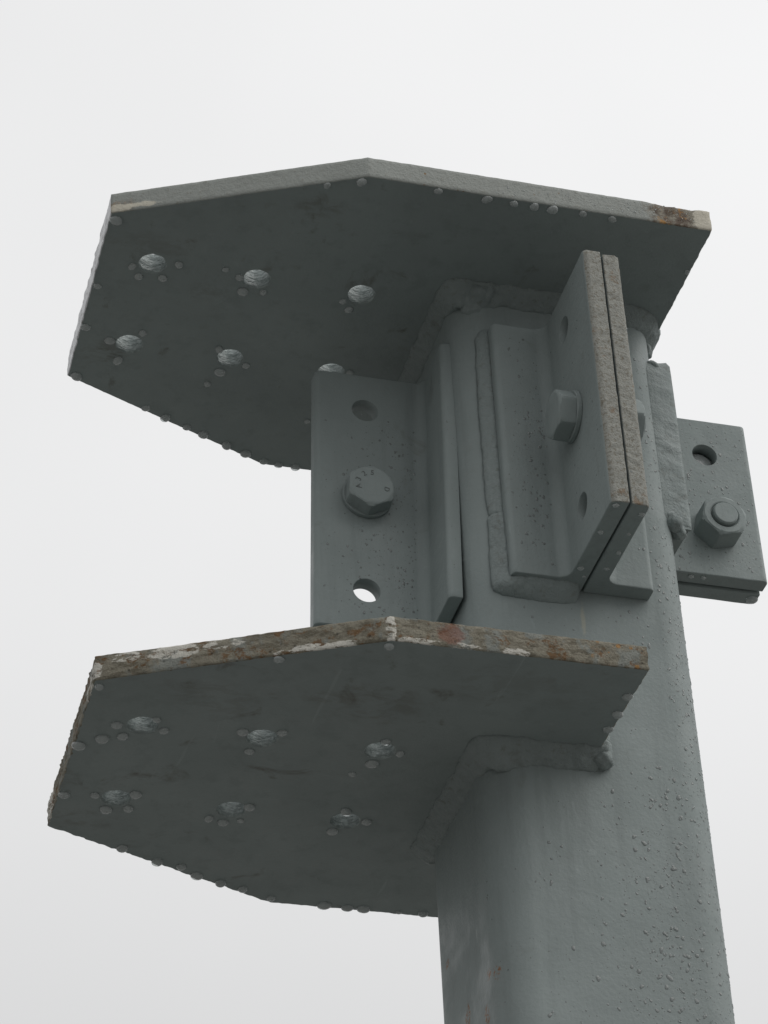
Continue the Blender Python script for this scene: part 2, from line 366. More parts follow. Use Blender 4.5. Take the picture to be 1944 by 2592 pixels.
# ------------------------------------------------------------------ angle brackets
def offset2d(P, d):
    n = len(P); o = []
    for i in range(n):
        a, b, c = P[i-1], P[i], P[(i+1) % n]
        n1 = Vector(((b-a).y, -(b-a).x)).normalized(); n2 = Vector(((c-b).y, -(c-b).x)).normalized()
        m = (n1+n2); m = m/max(.3, m.dot(n1)); o.append(b-m*d)
    return o
def angle(name, heel, adir, bdir, la, lb, ta, tb, z0, z1, holes, hole_r, parent, tilt=0.0, toe_mat=0, rough=.12, label=None, seed=0):
    """rolled L section. leg along adir (thickness ta), flange along bdir (thickness tb). holes: (distance along b, z)"""
    def arc(cx, cy_, r, a0, a1, n): return [Vector((cx+r*math.cos(a0+(a1-a0)*i/n), cy_+r*math.sin(a0+(a1-a0)*i/n))) for i in range(n+1)]
    P = []; h = math.pi/2; rt, rf, rh = 3.2, 6.5, .8
    P += arc(rh, rh, rh, 2*h, 3*h, 3)                                    # heel
    P += [Vector((la*k, 0)) for k in (.33, .66)] + arc(la-.5, .5, .5, 3*h, 4*h, 2)
    P += arc(la-rt, ta-rt, rt, 0, h, 6)
    P += arc(tb+rf, ta+rf, rf, 3*h, 2*h, 8)
    P += [Vector((tb, ta+(lb-ta)*k)) for k in (.4, .6, .8)]
    P += arc(tb-rt, lb-rt, rt, 0, h, 6) + arc(.5, lb-.5, .5, h, 2*h, 2) + [Vector((0, lb*k)) for k in (.66, .33)]
    Q = [P[0]]
    for p in P[1:]:
        if (p-Q[-1]).length > .02: Q.append(p)
    P = Q; n = len(P); bm = bmesh.new()
    zm = (z0+z1)/2
    def place(a, b, z):
        x = heel[0]+adir[0]*a+bdir[0]*b; y = heel[1]+adir[1]*a+bdir[1]*b
        x += tilt*(z-zm); return Vector((x, y, z))
    m = int((z1-z0)/3); zz = [(z0, .5), (z0+.25, .15), (z0+.6, 0)] + [(z0+.6+(z1-z0-1.2)*k/m, 0) for k in range(1, m)] + [(z1-.6, 0), (z1-.25, .15), (z1, .5)]
    R = []
    for z, ch in zz:
        pr = offset2d(P, ch) if ch else P; ring = []
        for p in pr:
            a, b = p
            e = rough*fbm((a+seed*13, b, z), .3, 3)
            if toe_mat and b > lb-rt-.5: b += .45*fbm((a*1.5+seed*5, 3, z), .4, 4); a += .12*fbm((a, 8+seed, z), .5, 3)
            zz_ = z + (.35*fbm((a, b, 5+seed), .25, 3) if ch else 0)
            ring.append(bm.verts.new(place(a, b, zz_)+Vector((e*.4, e*.4, 0))))
        R.append(ring)
    for a, b in zip(R, R[1:]):
        for i in range(n):
            j = (i+1) % n; f = bm.faces.new((a[i], a[j], b[j], b[i]))
            mid = (P[i]+P[j])/2
            f.smooth = (P[j]-P[i]).length < 5
            if toe_mat and mid.y > lb-1.3: f.material_index = 1
    bm.faces.new(R[0]); bm.faces.new(list(reversed(R[-1])))
    o = link(name, bm, [M_paint, M_toe], parent)
    if holes:
        cb = bmesh.new()
        for bpos, z in holes:
            c = place(tb/2, bpos, z); ax = Vector((adir[0], adir[1], 0))
            mt = Matrix.Translation(c) @ ax.to_track_quat('Z', 'Y').to_matrix().to_4x4()
            bmesh.ops.create_cone(cb, cap_ends=True, segments=48, radius1=hole_r, radius2=hole_r, depth=tb*3, matrix=mt)
        for f in cb.faces: f.smooth = len(f.verts) == 4
        co_ = link('cutter', cb, M_paint)
        mod = o.modifiers.new('holes', 'BOOLEAN'); mod.operation = 'DIFFERENCE'; mod.solver = 'EXACT'; mod.object = co_
        dg = bpy.context.evaluated_depsgraph_get(); dg.update()
        me = bpy.data.meshes.new_from_object(o.evaluated_get(dg)); o.modifiers.clear(); old = o.data; o.data = me; me.name = name
        bpy.data.meshes.remove(old); cm_ = co_.data; bpy.data.objects.remove(co_); bpy.data.meshes.remove(cm_)
    if label: o['label'] = label
    return o
HR = 7.75
# left pair (flanges point left), the welded one leaning a little
H1X = -60.67
a1f = angle('angle_bracket', (H1X, 10.04), (0, -1), (-1, 0), 48.3, 71.95, 8.05, 10.0, 141.55, 318.65, [(-(-103.34-H1X), 293.1), (-(-103.1-H1X), 230), (-(-103.34-H1X), 166.9)], HR, root, .028, seed=1, label='left angle bracket with hex bolt head facing')
a1b = angle('angle_bracket', (H1X, 11.1), (0, 1), (-1, 0), 48.3, 71.0, 8.05, 10.0, 141.3, 318.0, [(42.67, 293.1+k) for k in (0, 5, 10)]+[(42.43, 230)]+[(42.67, 166.9+k) for k in (0, 5, 10)], HR, root, .010, seed=2, label='back angle of the left bracket pair')
# near pair (flanges point to the viewer)
a2l = angle('angle_bracket', (-2.11, YN), (-1, 0), (0, -1), 41.15, 80.58, 10.6, 10.02, 144.48, 316.97, [(92.4+YN, 292.4), (92.8+YN, 231), (92.4+YN, 170.3)], HR, root, 0, 1, seed=3, label='near left angle bracket with weathered edge and bolt head')
a2r = angle('angle_bracket', (-1.0, YN), (1, 0), (0, -1), 37.4, 80.58, 10.6, 10.02, 144.3, 315.4, [(92.4+YN, 292.4), (92.8+YN, 231), (92.4+YN, 170.3)], HR, root, 0, 1, seed=4, label='near right angle bracket with weathered edge')
# right pair
a3f = angle('angle_bracket', (61.36, 8.04), (0, -1), (1, 0), 51.2, 72.27, 10.0, 10.02, 205.2, 318.95, [(104.88-61.36, 293.0), (105.0-61.36, 239)], HR, root, 0, seed=5, label='right angle bracket with hex nut facing')
a3b = angle('angle_bracket', (61.36, 9.3), (0, 1), (1, 0), 51.2, 71.2, 10.0, 10.02, 203.6, 318.2, [(105.0-61.36, 239)], HR, root, 0, seed=6, label='back angle of the right bracket pair')

# ------------------------------------------------------------------ welds
def sweep(name, frames, parent, seed=0, amp=1.0, step=1.2, ripple=4.2, mat=None, label=None, back=0):
    """frames: list of (pos, dirA, dirB, a, b, bulge): a fillet bead from pos+a*dirA to pos+b*dirB"""
    fr = []
    for f0, f1 in zip(frames, frames[1:]):
        L_ = (Vector(f1[0])-Vector(f0[0])).length; m = max(1, int(L_/step))
        for k in range(m):
            t = k/m
            fr.append((Vector(f0[0]).lerp(Vector(f1[0]), t), Vector(f0[1]).lerp(Vector(f1[1]), t).normalized(), Vector(f0[2]).lerp(Vector(f1[2]), t).normalized(),
                       f0[3]*(1-t)+f1[3]*t, f0[4]*(1-t)+f1[4]*t, f0[5]*(1-t)+f1[5]*t))
    f1 = frames[-1]; fr.append((Vector(f1[0]), Vector(f1[1]).normalized(), Vector(f1[2]).normalized(), f1[3], f1[4], f1[5]))
    bm = bmesh.new(); R = []; dist = 0; K = 10
    for i, (p, A, B, a, b, bl) in enumerate(fr):
        if i: dist += (p-fr[i-1][0]).length
        a *= 1+.16*amp*fbm((dist, seed*7.1, 1), .12, 3); b *= 1+.20*amp*fbm((dist, seed*7.1, 9), .13, 3)
        e0 = min(1, dist/3.0+.35); ring = []
        ring.append(bm.verts.new(p - A*back + B*(b*.8) if back else p - (A+B)*1.5))
        if back: ring.append(bm.verts.new(p - A*back - B*1.0))
        for k in range(K+1):
            t = k/K; q = p + A*(a*(1-t)) + B*(b*t)
            dirn = (A+B).normalized(); hump = math.sin(math.pi*t)
            rp = .16*amp*math.sin(2*math.pi*(dist + 2.2*hump)/ripple + 1.5*fbm((dist, seed, 3), .1, 2))
            q += dirn*(bl*hump + hump*(rp*.5 + .7*amp*fbm((dist, k*1.4, seed*3.3), .22, 3)))
            q += Vector((fbm(q, .35, 2), fbm(q+Vector((9, 0, 0)), .35, 2), fbm(q+Vector((0, 9, 0)), .35, 2)))*.18*amp
            if k == 0: q -= B*.8
            if k == K: q -= A*.8
            ring.append(bm.verts.new(q))
        R.append(ring)
    n = len(R[0])
    for a, b in zip(R, R[1:]):
        for i in range(n):
            j = (i+1) % n; f = bm.faces.new((a[i], a[j], b[j], b[i])); f.smooth = True
    bm.faces.new(R[0]); bm.faces.new(list(reversed(R[-1])))
    o = link(name, bm, mat or M_weld, parent)
    if label: o['label'] = label
    return o
def lump(bm, c, r, seed, sq=(1, 1, 1)):
    vs = bmesh.ops.create_icosphere(bm, subdivisions=3, radius=1.0)['verts']
    for v in vs:
        d = v.co.normalized(); k = 1+.22*fbm(d*1.0+Vector((seed*3.7, 0, 0)), 1.4, 3)
        v.co = Vector(c)+Vector((d.x*sq[0], d.y*sq[1], d.z*sq[2]))*r*k
    for f in bm.faces: f.smooth = True
def lumps(name, items, parent, label=None):
    bm = bmesh.new()
    for i, it in enumerate(items): lump(bm, it[0], it[1], i+len(items)*3, it[2] if len(it) > 2 else (1, 1, 1))
    o = link(name, bm, M_weld, parent)
    if label: o['label'] = label
    return o
def ring_frames(z, dB, a, b, bl, pts):
    return [((x, y, z), (nx, ny, 0), dB, a, b, bl) for x, y, nx, ny in pts]
DN = (0, 0, -1)
def corner_nl(n=8):
    o = []
    for i in range(n+1):
        t = math.pi + i/n*math.pi/2; nn = (math.cos(t), math.sin(t)); o.append((XL+RC+nn[0]*RC, YN+RC+nn[1]*RC, nn[0], nn[1]))
    return o
left_to_near = [(XL, YF-RC, -1, 0), (XL, 20, -1, 0), (XL, 0, -1, 0)] + corner_nl() 
def around(z, a, b, bl, tail):
    f = [(XL, YF-5, -1, 0), (XL, 20, -1, 0), (XL+.5, -20, -1, 0), (XL+1, YN+10, -1, 0)]
    fr = ring_frames(z, DN, a, b, bl, f)
    fr += [((XL+1.5, YN+3.5, z), (-.92, -.4, 0), DN, a*1.15, b*1.15, bl), ((XL+3, YN+1.5, z), (-.7, -.7, 0), DN, a*1.3, b*1.3, bl), ((XL+7, YN+1, z), (-.3, -.95, 0), DN, a*1.2, b*1.45, bl), ((XL+12, YN+.6, z), (0, -1, 0), DN, a*1.12, b*1.35, bl)]
    return fr + ring_frames(z, DN, a*1.08, b*1.2, bl, [(XL+22, YN+.2, 0, -1)]) + ring_frames(z, DN, a*1.05, b*1.02, bl, tail)
sweep('weld_bead', around(Z2, 10.5, 9.2, .4, [(XL+28, YN, 0, -1), (-20, YN, 0, -1), (-6, YN, 0, -1), (0, YN, 0, -1)]), lo, 1, .9, back=9)
lumps('weld_end', [((.8, YN-2, Z2+2), 6, (.75, .8, 1.5)), ((-.5, YN-3.5, Z2-4), 5.8, (.9, 1, .8)), ((2, YN-1.5, Z2+9), 4.6, (.7, .6, 1.2))], lo)
full = [(XL+28, YN, 0, -1), (20, YN, 0, -1), (XR-RC, YN, 0, -1)]
for i in range(1, 9):
    t = 1.5*math.pi + i/8*math.pi/2; full.append((XR-RC+math.cos(t)*RC, YN+RC+math.sin(t)*RC, math.cos(t), math.sin(t)))
full += [(XR, 20, 1, 0), (XR, YF-RC, 1, 0)]
sweep('weld_bead', around(Z1, 9.3, 9.2, .5, full), cap, 8, .9, back=7)
lumps('weld_end', [((-52.5, YN+5, Z1-2), 8), ((-47, YN+.5, Z1-3), 8.5, (1.2, 1, 1)), ((-56, YN+10, Z1-3), 6.5), ((-43, YN-2, Z1-2), 7), ((-48.5, YN+4, Z1-10), 6, (1.2, 1, 1.2))], cap)
# near bracket: down its left toe and along its bottom
lx = -43.26
NXD, NYD = (-1, 0, 0), (0, -1, 0)
sweep('weld_bead', [((lx-.2, YN+.4, 319), NXD, NYD, 3.5, 3, .4), ((lx-.2, YN+.4, 313), NXD, NYD, 6.5, 4.2, 1.0), ((lx-.2, YN+.4, 270), NXD, NYD, 7.6, 4.4, 1.3), ((lx-.2, YN+.4, 200), NXD, NYD, 7.6, 4.6, 1.3), ((lx-.2, YN+.4, 189), NXD, NYD, 6.5, 4.6, 1.6), ((lx-.2, YN+.4, 184), NXD, NYD, 3.5, 3, .4)], a2l, 4, .45)
sweep('weld_bead', [((lx-.2, YN+.4, 192), NXD, NYD, 4, 3.5, .4), ((lx-.2, YN+.4, 186), NXD, NYD, 7.5, 5.2, 1.4), ((lx-.2, YN+.4, 150), NXD, NYD, 8.2, 6.2, 1.5), ((lx+.3, YN+.4, 144), (-.85, 0, -.5), NYD, 9, 7, 2.2), ((lx+2, YN+.4, 143.5), (-.5, 0, -.85), NYD, 9, 7.5, 2), ((lx+4, YN+.4, 144.6), (0, 0, -1), NYD, 9.5, 8.2, 1.4), ((lx+10, YN+.4, 144.6), (0, 0, -1), NYD, 10, 9, .8), ((-12, YN+.4, 144.6), (0, 0, -1), NYD, 10, 9.2, .4), ((-6, YN+.4, 144.6), (0, 0, -1), NYD, 9, 8, .6), ((-3.5, YN+.4, 144.6), (0, 0, -1), NYD, 5, 4, .6)], a2l, 5, .45)
# right bracket: fills between toe of its leg and the rounded column corner
toe_y = 8.04-51.2
bm = bmesh.new(); K = 90; R = []
PR = [(71.2, toe_y+1), (71.0, toe_y-.8), (68.8, toe_y-2.0), (66.0, toe_y-2.6), (63.0, toe_y-3.4), (60.0, toe_y-4.1), (57.5, toe_y-4.5), (55, toe_y-4.7), (52.5, toe_y-5.0), (52, toe_y-1), (58, toe_y+6)]
for i in range(K+1):
    z = 203 + (321-203)*i/K; ring = []; env = 1.0
    if i < 4: env = .55+.11*i
    if i > K-6: env = .5+.085*(K-i)
    for k, (x, y) in enumerate(PR):
        e = (1.2*fbm((x*.5, y*.5, z), .10, 3) + .35*fbm((x, y, z+40), .25, 3) + .06*math.sin(z*1.25+.35*k + 3*fbm((1, 2, z), .1, 2)))*(1 if 1 < k < 7 else .15)
        yy = toe_y + (y-toe_y)*env
        ring.append(bm.verts.new((x + .25*e, yy-e*.75, z + (2.2*fbm((x, 3, 1), .3, 3) if i in (0, K) else 0))))
    R.append(ring)
for a, b in zip(R, R[1:]):
    for i in range(len(PR)):
        j = (i+1) % len(PR); f = bm.faces.new((a[i], a[j], b[j], b[i])); f.smooth = True
bm.faces.new(R[0]); bm.faces.new(R[-1])
link('weld_bead', bm, M_weld, a3f)
lumps('weld_end', [((60, toe_y+1, 319), 4.6, (1.1, 1, .8)), ((65, toe_y+2, 318.6), 3.6, (1.3, 1, .7))], a3f)
lumps('weld_end', [((60, toe_y-2, 204), 5.0), ((64, toe_y+2, 201.5), 4.5), ((57.5, toe_y-1, 210), 4)], a3f)
lumps('weld_end', [((XR-1, YN+17, Z1-9), 4), ((XR+1, YN+22, Z1-8), 4.4)], cap)
lumps('weld_spatter', [((XR+.3, YN+20, Z1-19), 2.6)], cap)
# ------------------------------------------------------------------ bolts
def hexa(bm, r_af, h, z0, rot, chamfer_top=True, flat=0.0):
    """hexagonal prism along +Z with a turned chamfer at the outer end"""
    Rv = r_af/2/math.cos(math.pi/6); n = 72; lev = [(0, 1), (.72*h, 1), (.80*h, 1), (.88*h, 1), (.95*h, 1), (h, 1)]
    def hr(a):
        b = (a-rot) % (math.pi/3) - math.pi/6; return (r_af/2)/math.cos(b)
    R = []
    for zl, _ in lev:
        ring = []; lim = 1e9
        if chamfer_top: lim = r_af/2*.955 + (h-zl)*1.75
        for k in range(n):
            a = 2*math.pi*k/n + rot; b = (a-rot) % (math.pi/3) - math.pi/6
            r = min(hr(a), lim)
            # soften the arrises under the paint
            r = r - .35*max(0, (abs(b)/(math.pi/6)-.86)/.14)
            ring.append(bm.verts.new((math.cos(a)*r, math.sin(a)*r, z0+zl)))
        R.append(ring)
    for a, b in zip(R, R[1:]):
        for i in range(n):
            j = (i+1) % n; bm.faces.new((a[i], a[j], b[j], b[i]))
    return R
def disc(bm, ro, ri, z0, z1, n=56):
    pr = [(ri, z0), (ro-.3, z0), (ro, z0+.4), (ro, z1-.5), (ro-.5, z1), (ri, z1)]
    R = [[bm.verts.new((math.cos(2*math.pi*k/n)*r, math.sin(2*math.pi*k/n)*r, z)) for k in range(n)] for r, z in pr]
    for a, b in zip(R, R[1:]+[R[0]]):
        for i in range(n):
            j = (i+1) % n; f = bm.faces.new((a[i], a[j], b[j], b[i]))
def turn(name, bm, mt, parent, mat, auto=True):
    bmesh.ops.recalc_face_normals(bm, faces=bm.faces)
    for v in bm.verts: v.co = mt @ v.co
    o = link(name, bm, mat, parent)
    for p in o.data.polygons: p.use_smooth = True
    o.data.set_sharp_from_angle(angle=math.radians(26))
    return o
def cap_ring(bm, ring, z=None):
    bm.faces.new(ring)
def bolt(center, axis, upv, grip, rot_head, rot_nut, label, text=None, washer_head=True, washer_nut=False, tilt=None, head_extra=0.0):
    """axis points from the joint towards the head; center is the point on the head-side surface"""
    ax = Vector(axis).normalized(); u = Vector(upv).normalized(); x = u.cross(ax)
    mt = Matrix((x, u, ax)).transposed().to_4x4(); mt.translation = Vector(center)
    if tilt: mt = mt @ tilt
    wt = 3.0; hz = wt if washer_head else .1
    bm = bmesh.new()
    bmesh.ops.create_cone(bm, cap_ends=True, segments=40, radius1=7.4, radius2=7.4, depth=grip+10+hz, matrix=Matrix.Translation((0, 0, hz-(grip+10+hz)/2+.5)))
    b = turn('bolt', bm, mt, root, M_bolt); b['label'] = label
    bm = bmesh.new(); R = hexa(bm, 25.4, 9.6, hz, rot_head); bm.faces.new(list(reversed(R[0])))
    # slightly dished top with a rim
    top = R[-1]; inner = [bm.verts.new((v.co.x*.93, v.co.y*.93, v.co.z+.12)) for v in top]
    for i in range(len(top)):
        j = (i+1) % len(top); bm.faces.new((top[i], top[j], inner[j], inner[i]))
    bm.faces.new(inner)
    turn('bolt_head', bm, mt, b, M_bolt)
    if washer_head:
        bm = bmesh.new(); disc(bm, 14.4, 7.5, .05, wt-.15); turn('washer', bm, mt, b, M_bolt)
    # nut at the far end
    n0 = -(grip)
    bm = bmesh.new(); nm = mt @ Matrix.Translation((0, 0, n0)) @ Matrix.Rotation(math.pi, 4, 'X')
    if washer_nut:
        disc(bm, 14.4, 7.5, .05, 2.9); turn('washer', bm, nm, b, M_bolt); bm = bmesh.new(); nz = 3.0
    else: nz = .1
    R = hexa(bm, 25.4, 15.2, nz, rot_nut)
    top = R[-1]; z = top[0].co.z
    rims = [(9.2, z+.1), (8.6, z-.25), (8.2, z-1.2), (7.6, z-1.6)]; prev = top; n = len(top)
    for r, zz in rims:
        cur = [bm.verts.new((math.cos(2*math.pi*k/n+rot_nut)*r, math.sin(2*math.pi*k/n+rot_nut)*r, zz)) for k in range(n)]
        for i in range(n):
            j = (i+1) % n; bm.faces.new((prev[i], prev[j], cur[j], cur[i]))
        prev = cur
    # threaded end with chamfer
    for r, zz in ((7.5, z+1.2), (7.0, z+2.0), (6.6, z+2.2)):
        cur = [bm.verts.new((math.cos(2*math.pi*k/n+rot_nut)*r, math.sin(2*math.pi*k/n+rot_nut)*r, zz)) for k in range(n)]
        for i in range(n):
            j = (i+1) % n; bm.faces.new((prev[i], prev[j], cur[j], cur[i]))
        prev = cur
    bm.faces.new(prev); bm.faces.new(list(reversed(R[0])))
    turn('nut', bm, nm, b, M_bolt)
    if text:
        bmt = bmesh.new()
        for ch, ang, rad, size in text:
            cu = bpy.data.curves.new('t', 'FONT'); cu.body = ch; cu.size = size; cu.align_x = 'CENTER'; cu.align_y = 'CENTER'; cu.extrude = .22
            to = bpy.data.objects.new('t', cu); C.objects.link(to)
            dg = bpy.context.evaluated_depsgraph_get(); dg.update()
            me = bpy.data.meshes.new_from_object(to.evaluated_get(dg)); bpy.data.objects.remove(to)
            a = math.radians(ang)
            tm = Matrix.Translation((math.cos(a)*rad, math.sin(a)*rad, hz+9.6+.15)) @ Matrix.Rotation(a-math.pi/2, 4, 'Z')
            t = bmesh.new(); t.from_mesh(me); t.transform(tm); t.to_mesh(me); t.free(); bmt.from_mesh(me); bpy.data.meshes.remove(me)
        for v in bmt.verts: v.co = mt @ v.co
        link('head_marking', bmt, M_mark, b)
    return b
def deg(a): return math.radians(a)
bolt((-103.0, 0.0, 230), (0, -1, 0), (0, 0, 1), 21.2, deg(27), 0, 'hex bolt in the left bracket, stamped head facing',
     text=[('A', 196, 8.2, 4.6), ('3', 160, 8.2, 4.6), ('2', 122, 8.2, 4.6), ('5', 88, 8.2, 4.6), ('D', -14, 8.4, 4.2)])
# mirrored axis: x grows to the left when looking along -x
bolt((-12.13, -94.0, 229), (-1, 0, 0), (0, 0, 1), 21.2, deg(188), deg(10), 'hex bolt through the near pair of brackets', washer_nut=False)
bolt((105.0, 19.4, 238), (0, 1, 0), (0, 0, 1), 21.4, 0, deg(15), 'bolt of the right bracket with its nut facing')

# ------------------------------------------------------------------ rain drops, one object each
def drop_mesh(k, deep):
    bm = bmesh.new(); n = 24; rows = []
    prof_ = [(.86, .22), (1.0, 0.0), (1.03, -.16*deep), (.99, -.36*deep), (.86, -.58*deep), (.66, -.76*deep), (.40, -.90*deep), (.18, -.97*deep)]
    for r, z in prof_:
        rows.append([bm.verts.new((math.cos(2*math.pi*i/n)*r*(1+.05*math.sin(2*2*math.pi*i/n+k)+.03*math.sin(3*2*math.pi*i/n+2*k)), math.sin(2*math.pi*i/n)*r*(1+.05*math.sin(2*2*math.pi*i/n+k)), z)) for i in range(n)])
    for a, b in zip(rows, rows[1:]):
        for i in range(n):
            j = (i+1) % n; bm.faces.new((a[i], a[j], b[j], b[i]))
    bot = bm.verts.new((0, 0, -1.0*deep)); t = bm.verts.new((0, 0, .22))
    for i in range(n):
        j = (i+1) % n; bm.faces.new((rows[-1][i], rows[-1][j], bot)); bm.faces.new((rows[0][j], rows[0][i], t))
    for f in bm.faces: f.smooth = True
    bmesh.ops.recalc_face_normals(bm, faces=bm.faces)
    me = bpy.data.meshes.new('raindrop'); bm.to_mesh(me); bm.free(); me.materials.append(M_water); return me
DM = [drop_mesh(k, .80) for k in range(4)]; DE = [drop_mesh(k+.5, .95) for k in range(4)]
UP = [(-258.8, -66.6, 3.23), (-243.2, -31.4, 2.92), (-238.1, -23.9, 2.81), (-224.6, -25.4, 2.69), (-217.9, -38.5, 2.68), (-182.1, -35.3, 2.44), (-191.4, -40.1, 2.19), (-178.0, -24.1, 3.2), (-166.4, -25.7, 1.97), (-119.9, -27.8, 2.47), (-114.8, -21.8, 2.98), (-259.3, -10.9, 2.7), (-259.8, 25.7, 3.0), (-244.1, 34.5, 3.14), (-236.4, 50.7, 3.17), (-226.7, 23.9, 2.75), (-257.5, 70.3, 3.83), (-180.4, 28.5, 2.52), (-175.6, 48.9, 3.44), (-161.8, 39.9, 2.41), (-180.6, 61.2, 2.3), (-151.7, -118.5, 2.59), (-114.1, 83.3, 2.09), (-100.1, 33.1, 2.04)]
UPF = [(-212.1, 92.4, 3.11), (-199.0, 99.0, 3.38), (-184.6, 104.8, 2.87), (-173.3, 110.1, 3.54), (-157.3, 117.3, 3.56), (-143.9, 123.1, 3.57), (-131.3, 128.1, 2.92), (-121.6, 130.0, 2.4), (-110.8, 129.9, 3.2)]
UPN = [(-134.1, -125.3, 2.9), (-91.2, -127.5, 2.75), (-63.2, -127.0, 3.04), (-47.6, -127.2, 2.49), (-35.8, -127.2, 2.77), (-25.2, -127.2, 2.78), (-7.6, -127.5, 2.51), (9.9, -127.0, 3.08), (66.1, -94.5, 2.01)]
LO = [(-260.8, -67.0, 2.87), (-246.4, -35.1, 3.26), (-241.6, -25.3, 2.74), (-251.2, -21.3, 3.07), (-228.1, -43.5, 2.17), (-222.7, -34.3, 2.51), (-261.4, -12.6, 3.09), (-260.8, 35.6, 3.07), (-245.2, 33.4, 2.73), (-225.0, 28.8, 3.18), (-237.2, 46.4, 3.21), (-226.1, 43.1, 2.98), (-184.2, -40.6, 2.62), (-164.8, -43.9, 2.73), (-177.0, -23.6, 2.87), (-183.2, 45.0, 3.11), (-175.1, 47.5, 3.0), (-165.1, 29.6, 2.97), (-166.4, 44.4, 2.08), (-112.0, -45.6, 2.87), (-113.4, -24.0, 3.35), (-120.7, -12.1, 2.25), (-114.5, 24.7, 3.45), (-101.4, 32.9, 2.66), (-116.7, 45.9, 3.03), (-132.6, -128.9, 2.5), (-181.4, -107.5, 2.93), (-102.0, -36.1, 2.46), (-5.9, -109.6, 2.61), (-5.6, -93.3, 2.63), (-5.6, -78.9, 2.76)]
LOF = [(-222.0, 85.6, 3.76), (-201.1, 95.9, 3.56), (-187.4, 98.8, 2.85), (-177.3, 107.2, 3.11), (-163.0, 112.1, 3.13), (-149.8, 116.8, 3.14), (-132.3, 123.7, 2.67), (-101.6, 126.5, 3.91), (-88.4, 127.0, 3.31), (-79.3, 126.6, 3.31), (-58.8, 126.7, 2.05), (-45.2, 125.4, 2.73)]
A2 = [(-8.7, -129.2, 1.81), (6.7, -124.8, 1.82), (-8.9, -105.7, 1.83), (6.0, -106.9, 1.5), (6.0, -90.3, 1.85), (-8.9, -73.0, 1.86), (4.5, -75.3, 1.7), (-5.0, -66.3, 1.19)]
A3 = [(87.4, 1.6, 1.86), (94.8, 1.2, 1.86)]
ndrop = 0
ORD = 'first second third fourth fifth sixth seventh eighth ninth tenth eleventh twelfth'.split()
def scr(p):
    d = Vector(p)-Vector((-432.458, -1132.626, -661.459)); return Vector((d.dot(r2)/d.dot(fwd), d.dot(u2)/d.dot(fwd)))*5000
used_labels = {}
def hole_label(x, y, z, holes, plate_word):
    rows = (('upper row', 0), ('lower row', 1)); best = None
    for i, hx in enumerate(holes[0]):
        for j, hy in enumerate(holes[1]):
            d = (Vector((x, y))-Vector((hx, hy))).length
            if best is None or d < best[0]: best = (d, i, j, hx, hy)
    d, i, j, hx, hy = best; v = scr((x, y, z))-scr((hx, hy, z)); a = math.degrees(math.atan2(v.y, v.x)) % 360
    where = ['right of', 'up-right of', 'above', 'up-left of', 'left of', 'down-left of', 'below', 'down-right of'][int((a+22.5)//45) % 8]
    lab = 'raindrop %s%s the %s hole, %s, under the %s plate' % ('well ' if d > 17 else '', where, ('left', 'middle', 'right')[i], rows[j][0], plate_word)
    return lab
def drops(L_, z, meshes, label, group, k=1.0, dz=1.0, holes=None, word=None):
    global ndrop
    L_ = sorted(L_, key=lambda e: scr((e[0], e[1], z)).x)
    labs = []
    for n_, (x, y, r) in enumerate(L_):
        lab = hole_label(x, y, z, holes, word) if holes else (label if '%s' not in label else label % ORD[n_]); labs.append(lab)
    for lab in set(labs):
        idx = [i for i, q in enumerate(labs) if q == lab]
        if len(idx) > 1 and holes:
            for m_, i in enumerate(idx): labs[i] = lab.replace('raindrop', ('leftmost raindrop', 'next raindrop', 'third raindrop', 'rightmost raindrop')[m_ if m_ < len(idx)-1 or m_ == 0 else (3 if len(idx) > 2 else 1)])
    for (x, y, r), label in zip(L_, labs):
        o = bpy.data.objects.new('raindrop', meshes[ndrop % len(meshes)]); C.objects.link(o); ndrop += 1
        o.location = (x*S, y*S, z*S); q = r*S*k*random.uniform(.86, 1.1); o.scale = (q, q*random.uniform(.82, 1.15), q*dz*random.uniform(.7, 1.1)); o.rotation_euler = (0, 0, random.random()*6.28)
        tag(o, label, 'raindrop', group, 'thing')
HX1, HX2, HYS1, HYS2 = (-232.46, -172.46, -111.05), (-233.83, -173.28, -112.53), (-35.65, 35.42), (-36.38, 34.7)
drops(UP, Z1, DM, '', 'raindrops under the upper plate', holes=(HX1, HYS1), word='upper')
drops(UPN, Z1, DM, '%s raindrop from the left along the near edge of the upper plate', 'raindrops along the near edge of the upper plate')
drops([(x+.3, y-1.1, r) for x, y, r in UPF], Z1+.2, DE, '%s raindrop from the left bulging below the far edge of the upper plate', 'raindrops along the far edge of the upper plate')
drops([e for e in LO if e[0] < -20], Z2, DM, '', 'raindrops under the lower plate', holes=(HX2, HYS2), word='lower')
drops([e for e in LO if e[0] > -20], Z2, DM, '%s raindrop from the left along the right edge of the lower plate', 'raindrops along the right edge of the lower plate')
drops([(x+.3, y-1.1, r) for x, y, r in LOF], Z2+.2, DE, '%s raindrop from the left bulging below the far edge of the lower plate', 'raindrops along the far edge of the lower plate')
drops(A2, 144.4, DM, '%s raindrop from the left under the bottom ends of the near brackets', 'raindrops under the near brackets')
drops(A3, 205.2, DM, '%s small raindrop from the left under the bottom end of the right bracket', 'raindrops under the right bracket')
drops([(129.3, 14.5, 3.9)], 204.3, DE, 'large raindrop bulging at the lower right corner of the right bracket', None, 1, .8)
o = bpy.data.objects.new('water_film', DM[1]); C.objects.link(o); o.location = Vector((104.88, 7.2, 292.8))*S; o.rotation_euler = (math.radians(-90), 0, 0); o.scale = (7.6*S, 7.6*S, 3.0*S)  # milky film disc added so the inside of the hole looks brighter
tag(o, 'milky water film added to lighten the empty hole of the right bracket', 'water film', None, 'thing')

